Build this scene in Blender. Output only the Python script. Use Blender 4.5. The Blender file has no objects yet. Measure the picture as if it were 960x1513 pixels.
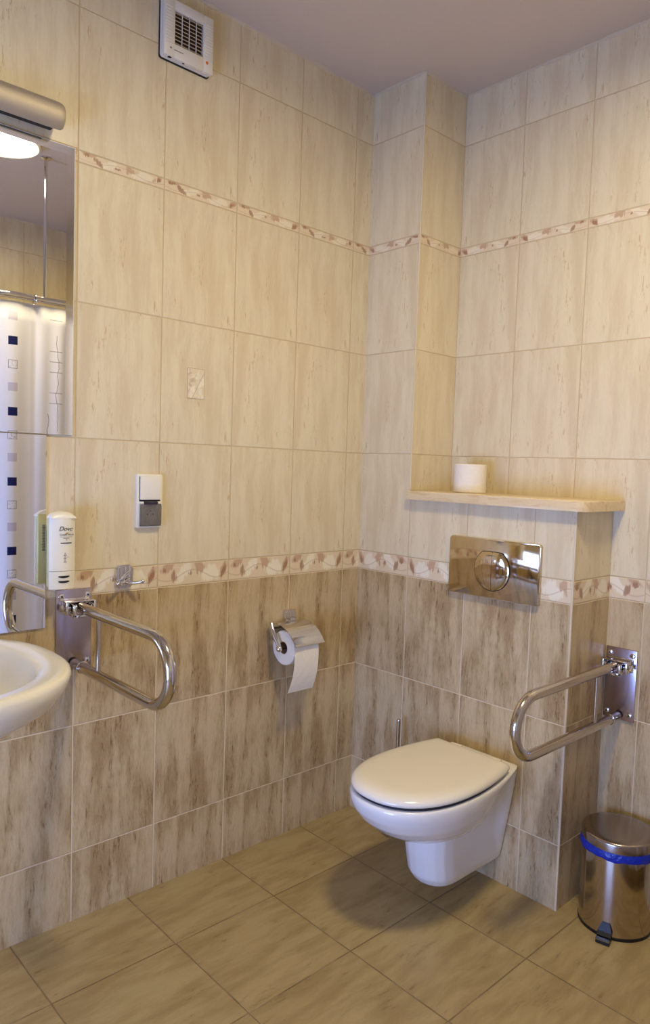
import bpy, bmesh, math, random
from mathutils import Vector, Matrix
random.seed(7)
S = bpy.context.scene
COL = S.collection
PI = math.pi

# ------------------------------------------------------------------ measured room
H, W, T = .362, .25179, .334          # wall tile height and width, floor tile size (with joint)
Z6, ZL0, ZL1 = .2003, .9243, .9922
ZU0 = ZL1 + 3*H
ZU1 = ZU0 + .0311
ZC = ZU1 + H + .1763                  # ceiling
D = .2257                             # recess depth behind the boxed-in face
XE, XK = .2445, .8866                 # shaft corner, cistern box corner
ZS = 1.197                            # top of cistern box (underside of the shelf)
XR, YS = 2.5, -3.2                   # far right wall, wall behind the camera

# ------------------------------------------------------------------ shader helpers
class NB:
    def __init__(s, name):
        m = bpy.data.materials.new(name); m.use_nodes = True
        s.m = m; s.nt = m.node_tree; s.nt.nodes.clear()
        s.out = s.nt.nodes.new('ShaderNodeOutputMaterial')
        s.bsdf = s.nt.nodes.new('ShaderNodeBsdfPrincipled')
        s.nt.links.new(s.bsdf.outputs[0], s.out.inputs[0])
    def put(s, inp, v):
        if isinstance(v, X): s.nt.links.new(v.k, inp)
        elif isinstance(v, (tuple, list)):
            inp.default_value = tuple(v) + ((1,) if len(v) == 3 and len(inp.default_value) == 4 else ())
        else: inp.default_value = v
    def math(s, op, a, b=None, c=None):
        n = s.nt.nodes.new('ShaderNodeMath'); n.operation = op
        for i, v in enumerate((a, b, c)):
            if v is not None: s.put(n.inputs[i], v)
        return X(s, n.outputs[0])
    def pos(s):
        n = s.nt.nodes.new('ShaderNodeNewGeometry'); q = s.nt.nodes.new('ShaderNodeSeparateXYZ')
        s.nt.links.new(n.outputs['Position'], q.inputs[0]); return [X(s, q.outputs[i]) for i in range(3)]
    def uv(s):
        n = s.nt.nodes.new('ShaderNodeTexCoord'); q = s.nt.nodes.new('ShaderNodeSeparateXYZ')
        s.nt.links.new(n.outputs['UV'], q.inputs[0]); return X(s, q.outputs[0]), X(s, q.outputs[1])
    def vec(s, x, y, z):
        n = s.nt.nodes.new('ShaderNodeCombineXYZ')
        for i, v in enumerate((x, y, z)): s.put(n.inputs[i], v)
        return X(s, n.outputs[0])
    def noise(s, v, scale=1, detail=4, rough=.55, dist=0):
        n = s.nt.nodes.new('ShaderNodeTexNoise')
        s.put(n.inputs['Vector'], v); n.inputs['Scale'].default_value = scale
        n.inputs['Detail'].default_value = detail; n.inputs['Roughness'].default_value = rough
        n.inputs['Distortion'].default_value = dist
        return X(s, n.outputs[0])
    def white(s, v):
        n = s.nt.nodes.new('ShaderNodeTexWhiteNoise'); n.noise_dimensions = '3D'
        s.put(n.inputs['Vector'], v); return X(s, n.outputs[0])
    def mix(s, f, a, b):
        n = s.nt.nodes.new('ShaderNodeMix'); n.data_type = 'RGBA'
        s.put(n.inputs[0], f); s.put(n.inputs[6], a); s.put(n.inputs[7], b); return X(s, n.outputs[2])
    def step(s, v, a, b):
        n = s.nt.nodes.new('ShaderNodeMapRange'); n.interpolation_type = 'SMOOTHSTEP'
        s.put(n.inputs[0], v); s.put(n.inputs[1], a); s.put(n.inputs[2], b); return X(s, n.outputs[0])
    def bump(s, h, dist=.001, strength=1):
        n = s.nt.nodes.new('ShaderNodeBump'); s.put(n.inputs['Height'], h)
        n.inputs['Distance'].default_value = dist; n.inputs['Strength'].default_value = strength
        s.nt.links.new(n.outputs[0], s.bsdf.inputs['Normal'])
    def set(s, **k):
        names = dict(color='Base Color', rough='Roughness', metal='Metallic', coat='Coat Weight', coatr='Coat Roughness',
                     spec='Specular IOR Level', trans='Transmission Weight', alpha='Alpha', emis='Emission Color',
                     estr='Emission Strength', sss='Subsurface Weight', aniso='Anisotropic', ior='IOR')
        for a, v in k.items(): s.put(s.bsdf.inputs[names[a]], v)
        return s

class X:
    def __init__(s, nb, k): s.nb = nb; s.k = k
    def __add__(a, b): return a.nb.math('ADD', a, b)
    def __radd__(a, b): return a.nb.math('ADD', b, a)
    def __sub__(a, b): return a.nb.math('SUBTRACT', a, b)
    def __rsub__(a, b): return a.nb.math('SUBTRACT', b, a)
    def __mul__(a, b): return a.nb.math('MULTIPLY', a, b)
    def __rmul__(a, b): return a.nb.math('MULTIPLY', b, a)
    def __truediv__(a, b): return a.nb.math('DIVIDE', a, b)
    def __gt__(a, b): return a.nb.math('GREATER_THAN', a, b)
    def __lt__(a, b): return a.nb.math('LESS_THAN', a, b)
    def fr(a): return a.nb.math('FRACT', a)
    def fl(a): return a.nb.math('FLOOR', a)
    def ab(a): return a.nb.math('ABSOLUTE', a)
    def mn(a, b): return a.nb.math('MINIMUM', a, b)
    def mx(a, b): return a.nb.math('MAXIMUM', a, b)
    def sin(a): return a.nb.math('SINE', a)

def rgb(r, g, b):
    f = lambda c: ((c/255+.055)/1.055)**2.4 if c > 10 else c/255/12.92
    return (f(r), f(g), f(b), 1)

def plain(name, c, rough=.5, metal=0, **k):
    n = NB(name); n.set(color=c, rough=rough, metal=metal, **k); return n.m

# palette of the glazes
UP_A, UP_B, UP_C = rgb(230,216,180), rgb(214,194,154), rgb(190,150,100)
LO_A, LO_B, LO_C = rgb(206,184,142), rgb(152,122,78), rgb(116,84,48)
GROUT_U, GROUT_L = rgb(212,190,148), rgb(224,205,168)

def tile_material(name, axis, u0, vertical=True, seed=0):
    n = NB(name); P = n.pos(); u = P[axis]; z = P[2]
    if axis == 1: u = u * -1
    low = z < ZL0; above = z > ZL1; top = z > ZU1
    zz = z - (Z6*low + ZL1*(above*(1-top)) + ZU1*top)
    b1 = (1-low)*(1-above); b2 = (z > ZU0)*(1-top); isb = b1 + b2
    q = (u-u0)/W; iu = q.fl(); fu = q.fr()
    fz = (zz/H).fr(); iz = (zz/H).fl()
    du = fu.mn(1-fu)*W if vertical else n.math('ADD', 1, 0)
    dzt = fz.mn(1-fz)*H
    e1 = (z-ZL0).ab().mn((z-ZL1).ab()); e2 = (z-ZU0).ab().mn((z-ZU1).ab())
    dz = (dzt*(1-isb) + isb).mn(e1).mn(e2)
    dd = du.mn(dz)
    grout = 1 - n.step(dd, .0012, .0025)
    # tile print
    row = iz + low*20 + top*40
    h = n.white(n.vec(iu+seed, row, 3.3)); var = (h*2.4).fl()
    ul = fu*W; zl = zz - iz*H
    off = var*5.17 + low*3
    warp = (n.noise(n.vec(ul*9, off, zl*6+off), 1, 1, .5)-.5)*.022
    us = ul+warp
    broad = n.noise(n.vec(us*19+off*3, off, zl*2.8+off), 1, 5, .68, .1)
    mid = n.noise(n.vec(us*70+off, off*2, zl*9), 1, 2, .62, .15)
    fine = n.noise(n.vec(us*190, off*3, zl*34), 1, 3, .74, .4)
    blot = n.noise(n.vec(ul*13+off, 7.7, zl*8+off), 1, 2, .5)
    f1 = n.step(broad, .38, .66)
    f2 = n.step(mid*.42+fine*.58, .55, .63)*n.step(blot, .50, .62)
    up = n.mix(f1*.72+fine*.60-.22, UP_A, UP_B); up = n.mix(f2*.62, up, UP_C)
    g1 = n.step(broad*.75+blot*.25, .40, .60)
    g2 = n.step(mid*.38+fine*.62, .53, .63)*(n.step(broad, .46, .58)*.9+.1)
    lo = n.mix(g1*.62+fine*.85-.34, LO_A, LO_B); lo = n.mix(g2*.72, lo, LO_C)
    base = n.mix(low, up, lo)
    # flower border: the same sprig printed on every tile
    zb = n.math('SUBTRACT', 1, (z - (b1*ZL0 + b2*ZU0))/(b1*(ZL1-ZL0) + b2*(ZU1-ZU0) + (1-isb)))
    wob = (mid-.5)*.16+(fine-.5)*.05; wo2 = (fine-.5)*.5+(blot-.5)*.6
    def blob(cu, cv, ru, rv, tilt=0):
        a_ = (fu-cu+wob)/ru; b_ = (zb-cv+wo2+(fu-cu)*tilt)/rv
        return 1-n.step(a_*a_+b_*b_, .45, 1.4)
    wh = blob(.22, .40, .085, .34, 1.5).mx(blob(.31, .62, .10, .30)).mx(blob(.62, .30, .08, .3, -2)).mx(blob(.70, .66, .07, .25))
    br_ = blob(.08, .42, .055, .30, -3).mx(blob(.42, .22, .075, .26, 2)).mx(blob(.88, .16, .09, .20, -1)).mx(blob(.45, .46, .03, .2))
    dk = blob(.785, .58, .042, .26, 4).mx(blob(.085, .50, .032, .20, -3)).mx(blob(.555, .50, .022, .10)).mx(blob(.90, .24, .028, .14))
    bo = n.mix(wh*(.85-b2*.25), rgb(228,208,172), rgb(244,234,206))
    bo = n.mix(br_*.75, bo, rgb(190,150,116)); bo = n.mix(dk*.8, bo, rgb(158,114,82))
    ln_ = (zb-.55-((fu*9).sin())*.22).ab()
    bo = n.mix((1-n.step(ln_, .01, .05))*.35, bo, rgb(176,142,112))
    base = n.mix(isb, base, bo)
    gcol = n.mix(low, GROUT_U, GROUT_L)
    gcol = n.mix(blot*.3, gcol, rgb(190,160,118))
    colr = n.mix(grout, base, gcol)
    n.set(color=colr, rough=grout*.4+.33, spec=.45)
    n.bump(n.step(dd, .0004, .003), .0012, .8)
    return n.m

def floor_material():
    n = NB('floor_tile'); x, y, z = n.pos()
    qx = (x-.2768)/T; qy = (y*-1-.2506)/T
    fx, fy, ix, iy = qx.fr(), qy.fr(), qx.fl(), qy.fl()
    dd = fx.mn(1-fx).mn(fy.mn(1-fy))*T
    grout = 1-n.step(dd, .0014, .0028)
    var = (n.white(n.vec(ix, iy, 1.7))*5).fl(); off = var*3.37
    a, b = fx*T, fy*T
    w = n.noise(n.vec(a*6, b*6, off), 1, 1)*.03
    broad = n.noise(n.vec((a+w)*13+off, b*3.6, off), 1, 2, .6, .2)
    mid = n.noise(n.vec((a+w)*36, b*7+off, off), 1, 3, .65, .4)
    fine = n.noise(n.vec((a+w)*110, b*22, off*2), 1, 4, .72, .6)
    blot = n.noise(n.vec(a*8+off, b*7, 3), 1, 3)
    c = n.mix(n.step(broad*.6+mid*.4, .36, .64)*.7+fine*.4-.12, rgb(178,157,109), rgb(149,124,78))
    c = n.mix(n.step(mid*.4+fine*.6, .54, .65)*n.step(blot, .46, .62)*.75, c, rgb(122,96,56))
    c = n.mix(grout*.85, c, n.mix(n.step(blot, .45, .75), rgb(118,96,62), rgb(182,160,122)))
    n.set(color=c, rough=.42, spec=.4)
    n.bump(n.step(dd, .0006, .003), .001, .7)
    return n.m

M = {}
M['wall_left'] = tile_material('tile_left_wall', 1, .0823, True, 0)
M['wall_box'] = tile_material('tile_boxed_face', 0, .2468, True, 9)
M['wall_back'] = tile_material('tile_back_wall', 0, .49576, True, 17)
M['wall_side'] = tile_material('tile_side_face', 1, -.2438, True, 23)
M['floor'] = floor_material()
nb = NB('ceiling_paint'); p = nb.pos()
nb.set(color=rgb(208,192,174), rough=.85, spec=.2); nb.bump(nb.noise(nb.vec(*p), 60, 3), .0008, .4); M['ceiling'] = nb.m
nb = NB('caulk_paint'); p = nb.pos(); nb.set(color=rgb(204,188,160), rough=.7)
nb.bump(nb.noise(nb.vec(*p), 90, 3), .003, .8); M['caulk'] = nb.m
M['trim'] = plain('corner_profile_plastic', rgb(216,199,166), .35)
nb = NB('sanitary_ceramic'); p = nb.pos()
nb.set(color=rgb(240,236,228), rough=.12, coat=.5, coatr=.04, spec=.5); M['ceramic'] = nb.m
M['ceramic_basin'] = plain('cream_basin_ceramic', rgb(243,237,220), .14, coat=.5, coatr=.04)
M['lid'] = plain('toilet_lid_duroplast', rgb(240,232,214), .2, coat=.35, coatr=.08)
M['gap'] = plain('lid_gap_shade', rgb(30,28,32), .6)  # near-black colour stands for the shade between lid and rim
def metal(name, c, r, streak=0, sc=(8,8,60)):
    n = NB(name); p = n.pos()
    s = n.noise(n.vec(p[0]*sc[0], p[1]*sc[1], p[2]*sc[2]), 1, 3)
    n.set(color=c, metal=1, rough=s*streak+r)
    return n.m
M['steel'] = metal('polished_stainless_steel', rgb(205,196,184), .10, .06)
M['steel_plate'] = metal('brushed_steel_plate', rgb(186,174,180), .24, .015)
M['chrome'] = metal('chrome', rgb(225,222,220), .05, .03)
M['bin_steel'] = metal('bin_mirror_steel', rgb(190,180,168), .07, .05)
M['bin_lid'] = metal('bin_lid_steel', rgb(172,160,150), .16, .1, (200, 8, 8))
M['flush'] = metal('flush_plate_chrome', rgb(206,190,160), .04, .03)
M['alu'] = metal('satin_aluminium', rgb(200,190,172), .62, .05)
M['mirror'] = plain('mirror_silver', (.93,.94,.95,1), .01, 1)
M['mirror_edge'] = plain('mirror_back_edge', rgb(150,112,58), .4)
M['white'] = plain('white_plastic', rgb(242,235,215), .3)
M['white_body'] = plain('off_white_fan_plastic', rgb(232,224,206), .4)
M['soap'] = plain('cream_white_plastic', rgb(245,238,216), .28)
M['soap_back'] = plain('yellowish_bottle_plastic', rgb(222,212,140), .35)
M['black'] = plain('black_plastic', rgb(14,13,15), .35)
M['dark'] = plain('dark_recess', rgb(40,34,30), .8)
M['ink'] = plain('dark_grey_ink', rgb(52,46,58), .6)
M['gold'] = plain('gold_ink', rgb(170,132,50), .4)
M['red'] = plain('red_ink', rgb(150,60,50), .5)
M['orange'] = plain('orange_sticker', rgb(232,112,40), .5)
M['smoke'] = plain('smoky_translucent_plastic', rgb(112,102,94), .15, alpha=.42, spec=.5)
M['sock'] = plain('socket_white', rgb(232,226,206), .4)
nb = NB('bag_blue'); p = nb.pos(); nb.set(color=rgb(4,40,158), rough=.25)
nb.bump(nb.noise(nb.vec(*p), 70, 3), .006, .8); M['bag'] = nb.m
nb = NB('tissue_paper'); p = nb.pos(); nb.set(color=rgb(242,233,214), rough=.95, spec=.1)
v = nb.nt.nodes.new('ShaderNodeTexVoronoi'); nb.put(v.inputs['Vector'], nb.vec(*p)); v.inputs['Scale'].default_value = 70
nb.bump(X(nb, v.outputs[0])*.6+nb.noise(nb.vec(*p), 120, 3)*.5, .003, .6); M['paper'] = nb.m
M['card'] = plain('cardboard_core', rgb(150,128,98), .9)
nb = NB('shelf_laminate'); p = nb.pos()
s_ = nb.noise(nb.vec(p[0]*14, p[1]*60, p[2]*60), 1, 4, .6, .5)
nb.set(color=nb.mix(nb.step(s_, .45, .68)*.7, rgb(226,203,160), rgb(206,172,122)), rough=.3, coat=.3, coatr=.15); M['shelf'] = nb.m
M['lamp_glow'] = plain('lit_lamp_diffuser', (1,.9,.75,1), .5, emis=(1,.84,.51,1), estr=1)
M['tile_print'] = None
nb = NB('inlay_print'); p = nb.pos()
a = nb.noise(nb.vec(p[1]*34+1.3, 0, p[2]*30+2), 1, 2, .5, .4)
c = nb.mix(nb.step(a, .46, .58), rgb(226,211,176), rgb(240,229,200))
left = nb.step(p[1]*-1, .715, .735)
c = nb.mix(nb.step(nb.noise(nb.vec(p[1]*46, 3, p[2]*42), 1, 3, .5, .6), .47, .56)*(left*.5+.1), c, rgb(190,156,124))
ln = ((p[1]+.712)*1.7+(p[2]-1.535)*-.9).ab()
c = nb.mix((1-nb.step(ln, .001, .003))*.6, c, rgb(170,132,98))
nb.set(color=c, rough=.3); M['inlay'] = nb.m
M['inlay_edge'] = plain('inlay_outline', rgb(202,178,136), .5)

# ------------------------------------------------------------------ mesh helpers
class MB:
    def __init__(s): s.bm = bmesh.new()
    def box(s, a, b, bev=0, seg=2, mat=None):
        a, b = Vector(a), Vector(b); c = (a+b)/2
        r = bmesh.ops.create_cube(s.bm, size=1); vs = r['verts']
        for v in vs: v.co = Vector([c[i]+v.co[i]*abs(b[i]-a[i]) for i in range(3)])
        if bev:
            es = list({e for v in vs for e in v.link_edges})
            r = bmesh.ops.bevel(s.bm, geom=es, offset=bev, segments=seg, profile=.5, affect='EDGES')
        return s
    def rings(s, rs, cap=True, closed=False):
        L = [[s.bm.verts.new(p) for p in r] for r in rs]; n = len(L[0])
        for i in range(len(L) if closed else len(L)-1):
            A, B = L[i], L[(i+1) % len(L)]
            for j in range(n):
                s.bm.faces.new((A[j], A[(j+1) % n], B[(j+1) % n], B[j]))
        if cap and not closed:
            s.bm.faces.new(L[0][::-1]); s.bm.faces.new(L[-1])
        return s
    def tube(s, pts, r, n=16, cap=True):
        pts = [Vector(p) for p in pts]; rr = r if isinstance(r, (list, tuple)) else [r]*len(pts)
        tang = []
        for i in range(len(pts)):
            a = pts[max(i-1, 0)]; b = pts[min(i+1, len(pts)-1)]; tang.append((b-a).normalized())
        up = Vector((0,0,1)) if abs(tang[0].z) < .9 else Vector((1,0,0))
        x = tang[0].cross(up).normalized(); rs = []
        for i, p_ in enumerate(pts):
            x = (x - tang[i]*x.dot(tang[i])).normalized(); y = tang[i].cross(x)
            rs.append([p_ + rr[i]*(math.cos(2*PI*k/n)*x + math.sin(2*PI*k/n)*y) for k in range(n)])
        return s.rings(rs, cap)
    def lathe(s, prof, c, axis=(0,0,1), n=48, cap=True):
        ax = Vector(axis).normalized(); up = Vector((0,0,1)) if abs(ax.z) < .9 else Vector((1,0,0))
        x = ax.cross(up).normalized(); y = ax.cross(x); c = Vector(c)
        rs = [[c+ax*h+max(r, 1e-5)*(math.cos(2*PI*k/n)*x+math.sin(2*PI*k/n)*y) for k in range(n)] for r, h in prof]
        return s.rings(rs, cap)
    def ball(s, c, r, seg=16):
        bmesh.ops.create_uvsphere(s.bm, u_segments=seg, v_segments=seg//2, radius=r, matrix=Matrix.Translation(c)); return s
    def quad(s, ps): s.bm.faces.new([s.bm.verts.new(p) for p in ps]); return s
    def prism(s, outline, o, ex, ey, ez, bev=0, seg=2):
        """outline of (u, v) in the plane ex, ey at o, extruded along ez"""
        o, ex, ey, ez = map(Vector, (o, ex, ey, ez))
        A = [s.bm.verts.new(o+ex*u+ey*v) for u, v in outline]; B = [s.bm.verts.new(o+ex*u+ey*v+ez) for u, v in outline]
        n = len(A); fb = s.bm.faces.new(A[::-1]); ft = s.bm.faces.new(B)
        for j in range(n): s.bm.faces.new((A[j], A[(j+1) % n], B[(j+1) % n], B[j]))
        if bev:
            bmesh.ops.bevel(s.bm, geom=list(ft.edges), offset=bev, segments=seg, profile=.5, affect='EDGES')
        return s
    def build(s, name, mat, parent=None, smooth=True, angle=35):
        o_loc = Vector((0,0,0))
        if parent is not None:
            q = parent
            while q is not None: o_loc = o_loc + q.location; q = q.parent
        bmesh.ops.recalc_face_normals(s.bm, faces=s.bm.faces)
        for v in s.bm.verts: v.co -= o_loc
        me = bpy.data.meshes.new(name); s.bm.to_mesh(me); s.bm.free()
        for f in me.polygons: f.use_smooth = smooth
        if smooth:
            try: me.set_sharp_from_angle(angle=math.radians(angle))
            except Exception: pass
        me.materials.append(mat)
        o = bpy.data.objects.new(name, me); COL.objects.link(o)
        if parent is not None: o.parent = parent
        return o

def thing(name, loc, label, cat, group=None):
    o = bpy.data.objects.new(name, None); o.location = loc; o.empty_display_size = .05; COL.objects.link(o)
    o['label'] = label; o['category'] = cat
    if group: o['group'] = group
    return o
def tag(o, label, cat, group=None):
    o['label'] = label; o['category'] = cat
    if group: o['group'] = group
    return o
def struct(o): o['kind'] = 'structure'; return o
def rrect(x0, y0, x1, y1, r, n=6):
    pts = []
    for cx, cy, a in ((x1-r, y1-r, 0), (x0+r, y1-r, 90), (x0+r, y0+r, 180), (x1-r, y0+r, 270)):
        for k in range(n+1):
            t = math.radians(a+90*k/n); pts.append((cx+r*math.cos(t), cy+r*math.sin(t)))
    return pts
def text(body, size, mat, origin, ex, ey, name, parent, shear=0, ext=.0002):
    cu = bpy.data.curves.new(name, 'FONT'); cu.body = body; cu.size = size; cu.shear = shear; cu.extrude = ext
    cu.align_x = 'CENTER'
    to = bpy.data.objects.new(name+'_curve', cu); COL.objects.link(to)
    dg = bpy.context.evaluated_depsgraph_get(); dg.update()
    me = bpy.data.meshes.new_from_object(to.evaluated_get(dg))
    bpy.data.objects.remove(to); bpy.data.curves.remove(cu)
    ex, ey = Vector(ex), Vector(ey); ez = ex.cross(ey)
    mx = Matrix((ex, ey, ez)).transposed().to_4x4()
    loc = Vector(origin)
    q = parent
    while q is not None: loc = loc - q.location; q = q.parent
    mx.translation = loc
    me.transform(mx); me.materials.clear(); me.materials.append(mat); me.name = name
    o = bpy.data.objects.new(name, me); COL.objects.link(o); o.parent = parent
    return o

# ------------------------------------------------------------------ room shell
WT = .12
def wall(name, a, b, mat):
    return struct(MB().box(a, b).build(name, mat, smooth=False))
wl = wall('wall_left', (-WT, YS-WT, 0), (0, D+WT, ZC), M['wall_left'])
wall('wall_back', (XE, D, 0), (XR, D+WT, ZC), M['wall_back'])
# boxed-in shaft beside the corner and the low cistern box, tiled
def tiled_block(name, a, b):
    m = MB(); m.box(a, b); o = m.build(name, M['wall_box'], smooth=False)
    o.data.materials.append(M['wall_side'])
    for f in o.data.polygons:
        if abs(f.normal.x) > .9: f.material_index = 1
    return struct(o)
tiled_block('wall_shaft', (0, 0, 0), (XE, D+WT, ZC))
tiled_block('wall_cistern_box', (XE, 0, 0), (XK, D, ZS))
struct(MB().box((-WT, YS-WT, -.1), (XR+WT, D+WT, 0)).build('floor', M['floor'], smooth=False))
struct(MB().box((-WT, YS-WT, ZC), (XR+WT, D+WT, ZC+.1)).build('ceiling', M['ceiling'], smooth=False))
wall('wall_right', (XR, YS-WT, 0), (XR+WT, D+WT, ZC), M['wall_left'])
# wall behind the camera; its unseen low window is added and sized for cool fill
WX0, WX1, WZ0, WZ1 = .65, 1.85, .10, 1.15
m = MB()
m.box((0, YS-WT, 0), (WX0, YS, ZC)); m.box((WX1, YS-WT, 0), (XR, YS, ZC))
m.box((WX0, YS-WT, 0), (WX1, YS, WZ0)); m.box((WX0, YS-WT, WZ1), (WX1, YS, ZC))
struct(m.build('wall_front', M['wall_back'], smooth=False))
m = MB(); f = .05
m.box((WX0, YS-.09, WZ0), (WX0+f, YS-.03, WZ1), .004); m.box((WX1-f, YS-.09, WZ0), (WX1, YS-.03, WZ1), .004)
m.box((WX0+f, YS-.09, WZ0), (WX1-f, YS-.03, WZ0+f), .004); m.box((WX0+f, YS-.09, WZ1-f), (WX1-f, YS-.03, WZ1), .004)
struct(m.build('fill_window_1', M['white'], smooth=False))
# corner profiles and caulk along the ceiling
def profile(name, x, y, z0, z1):
    return struct(MB().tube([(x, y, z0), (x, y, z1)], .0036, 12).build(name, M['trim']))
profile('trim_1', XE-.0024, .0024, ZS+.03, ZC)
profile('trim_2', XK-.0024, .0024, 0, ZS)
m = MB(); c = .008
for a, b in (((0, YS, 0), (0, 0, 0)), ((0, 0, 0), (XE, 0, 0)), ((XE, 0, 0), (XE, D, 0)), ((XE, D, 0), (XR, D, 0)), ((XR, D, 0), (XR, YS, 0))):
    a, b = Vector(a), Vector(b); d_ = (b-a).normalized(); nrm = Vector((d_.y, -d_.x, 0))
    k = max(2, int((b-a).length/.03)); rows = []
    for i in range(k+1):
        p_ = a+(b-a)*i/k; w = c*(1+.45*random.uniform(-1, 1))*.8
        rows.append([p_+Vector((0,0,ZC+.001)), p_+Vector((0,0,ZC-w)), p_+nrm*w*.35+Vector((0,0,ZC-w*.8)), p_+nrm*w+Vector((0,0,ZC+.001))])
    m.rings(rows)
struct(m.build('trim_3', M['caulk'], smooth=False))

# printed inlay in one wall tile
o = MB().box((0, -.7507, 1.4912), (.0012, -.6907, 1.5830)).build('tile_inlay', M['inlay_edge'], wl, smooth=False)
MB().box((.0008, -.7487, 1.4932), (.0018, -.6932, 1.5812)).build('inlay_print', M['inlay'], o, smooth=False)

# ------------------------------------------------------------------ shelf
t = .030
pts = []
x0, x1, y0, y1, r = XE+.003, .922, -.024, D, .035
pts = [(x0, y0+.004), (x0+.004, y0)]
for k in range(9):
    a = math.radians(-90+90*k/8); pts.append((x1-r+r*math.cos(a), y0+r+r*math.sin(a)))
pts += [(x1, y1), (x0, y1)]
m = MB(); m.prism(pts, (0, 0, ZS), (1,0,0), (0,1,0), (0,0,t), .003)
sh = m.build('wall_shelf', M['shelf']); tag(sh, 'beige marbled shelf with a rounded front corner on top of the cistern box', 'shelf')

# ------------------------------------------------------------------ toilet
TX = .615
def d_outline(w, yb, yf, wb, n=40, ym=-.30, pw=2.25):
    """egg-shaped plan: front is a superellipse, rear tapers to half width wb; half width w at y = ym"""
    right = []
    for k in range(n//2+1):
        a = PI/2*k/(n//2)
        right.append((w*abs(math.cos(a))**(2/pw) if k < n//2 else 0, ym+(yf-ym)*math.sin(a)**(2/pw) if k else ym))
    rear = []
    m_ = n//2
    for k in range(m_):
        u_ = k/m_; y = yb+(ym-yb)*u_
        rear.append((wb+(w-wb)*math.sin(PI/2*u_)**.85, y))
    h_ = rear+right          # from back right to front tip
    pts = [(TX+x, y) for x, y in h_] + [(TX-x, y) for x, y in h_[-2::-1]]
    return pts
toilet = thing('toilet', (TX, -.02, .078), 'white wall-hung toilet with its lid closed below the flush plate', 'toilet')
m = MB()
# overhanging bowl
R = []
for z, k_, yf, yb in ((.400, .985, -.541, -.01), (.396, 1.0, -.546, -.01), (.384, 1.005, -.547, -.03), (.372, 1.0, -.545, -.075), (.355, .985, -.538, -.10), (.325, .93, -.515, -.125), (.295, .84, -.478, -.15), (.27, .72, -.435, -.175), (.252, .58, -.392, -.20), (.243, .40, -.35, -.22)):
    w = .177*k_
    R.append([(x, y, z) for x, y in d_outline(w, yb, yf, min(.125, w*.80), ym=-.30+(.400-z)*.35)])
m.rings(R[::-1])
# pedestal running back to the wall
def ped(z, w, wb, yf):
    pts = []
    for k in range(9):
        a = PI*k/8; pts.append((TX+w*math.cos(a)**1 if True else 0, yf+.075-.075*math.sin(a)**.85))
    pts = [(TX+wb, 0), (TX+wb, -.022), (TX+w*1.0+(wb-w)*.25, -.06)] + pts + [(TX-w-(wb-w)*.25, -.06), (TX-wb, -.022), (TX-wb, 0)]
    return [(x, y, z) for x, y in pts]
m.rings([ped(.078, .058, .062, -.285), ped(.086, .070, .070, -.305), ped(.11, .077, .076, -.322), ped(.18, .080, .088, -.335), ped(.26, .084, .102, -.34), ped(.33, .088, .113, -.34), ped(.400, .095, .122, -.34)])
cer = m.build('ceramic_bowl', M['ceramic'], toilet)
md = cer.modifiers.new('merge', 'REMESH'); md.mode = 'VOXEL'; md.voxel_size = .0045; md.use_smooth_shade = True
md = cer.modifiers.new('soft', 'SMOOTH'); md.factor = .6; md.iterations = 9
m = MB()
def slab(specs, ym=-.30):
    return [[(x, y, z) for x, y in d_outline(w, yb, yf, wb, ym=ym)] for z, w, yb, yf, wb in specs]
m.rings(slab([(.4005, .168, -.090, -.533, .130), (.4105, .168, -.090, -.533, .130)])); m.build('seat_gap_shade', M['gap'], toilet)  # thin seat slab, coloured dark as the shaded gap under the lid
m = MB()
m.rings(slab([(.4095, .172, -.083, -.540, .136), (.4115, .1748, -.079, -.5428, .139), (.417, .1755, -.078, -.5435, .140), (.4225, .1735, -.080, -.5405, .139), (.4275, .1685, -.083, -.534, .135), (.4315, .161, -.088, -.5245, .130), (.4342, .151, -.094, -.513, .123), (.4358, .139, -.102, -.499, .114), (.4366, .12, -.12, -.475, .10), (.4370, .05, -.2, -.38, .04)]))
lid = m.build('lid', M['lid'], toilet, angle=60)
for sx in (-.075, .075):
    m = MB(); m.lathe([(.011, -.02), (.012, -.018), (.012, .018), (.011, .02)], (TX+sx, -.062, .411), (1,0,0), 20)
    m.build('hinge', M['lid'], toilet)
# ------------------------------------------------------------------ flush plate
fp = thing('flush_plate', (.612, 0, .99), 'mirror-polished flush plate with a round double button above the toilet', 'flush plate')
m = MB(); m.prism(rrect(.4405, .9015, .782, 1.0885, .008), (0,0,0), (1,0,0), (0,0,1), (0,-.012,0), .003, 3)
m.build('plate', M['flush'], fp)
bc, br = (.611, .993), .0665
def barrel(side):
    """one half of a barrel-shaped push button, domed"""
    n, pts = 26, []
    ang0 = math.radians(62)
    rs = []
    for h, s_ in ((-.0121, 1.0), (-.0152, .992), (-.0168, .95), (-.0182, .8), (-.0192, .55), (-.0198, .25), (-.0200, .02)):
        ring = []
        for k in range(n):
            a = 2*PI*k/n; cx, cz = math.cos(a)*br, math.sin(a)*br
            cz = min(br*.86-.06*cx*cx/br, cz)
            ring.append((cx*s_, h, cz*s_))
        rs.append(ring)
    m_ = MB(); m_.rings(rs)
    geom = list(m_.bm.verts)+list(m_.bm.edges)+list(m_.bm.faces)
    bmesh.ops.bisect_plane(m_.bm, geom=geom, plane_co=(side*.0005+.002, 0, 0), plane_no=(-side, 0, 0), clear_outer=True)
    bmesh.ops.holes_fill(m_.bm, edges=[e for e in m_.bm.edges if e.is_boundary], sides=0)
    for v in m_.bm.verts: v.co += Vector((bc[0], 0, bc[1]))
    return m_
barrel(-1).build('flush_button', M['flush'], fp, angle=40); barrel(1).build('flush_button', M['flush'], fp, angle=40)
ring = []
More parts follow.
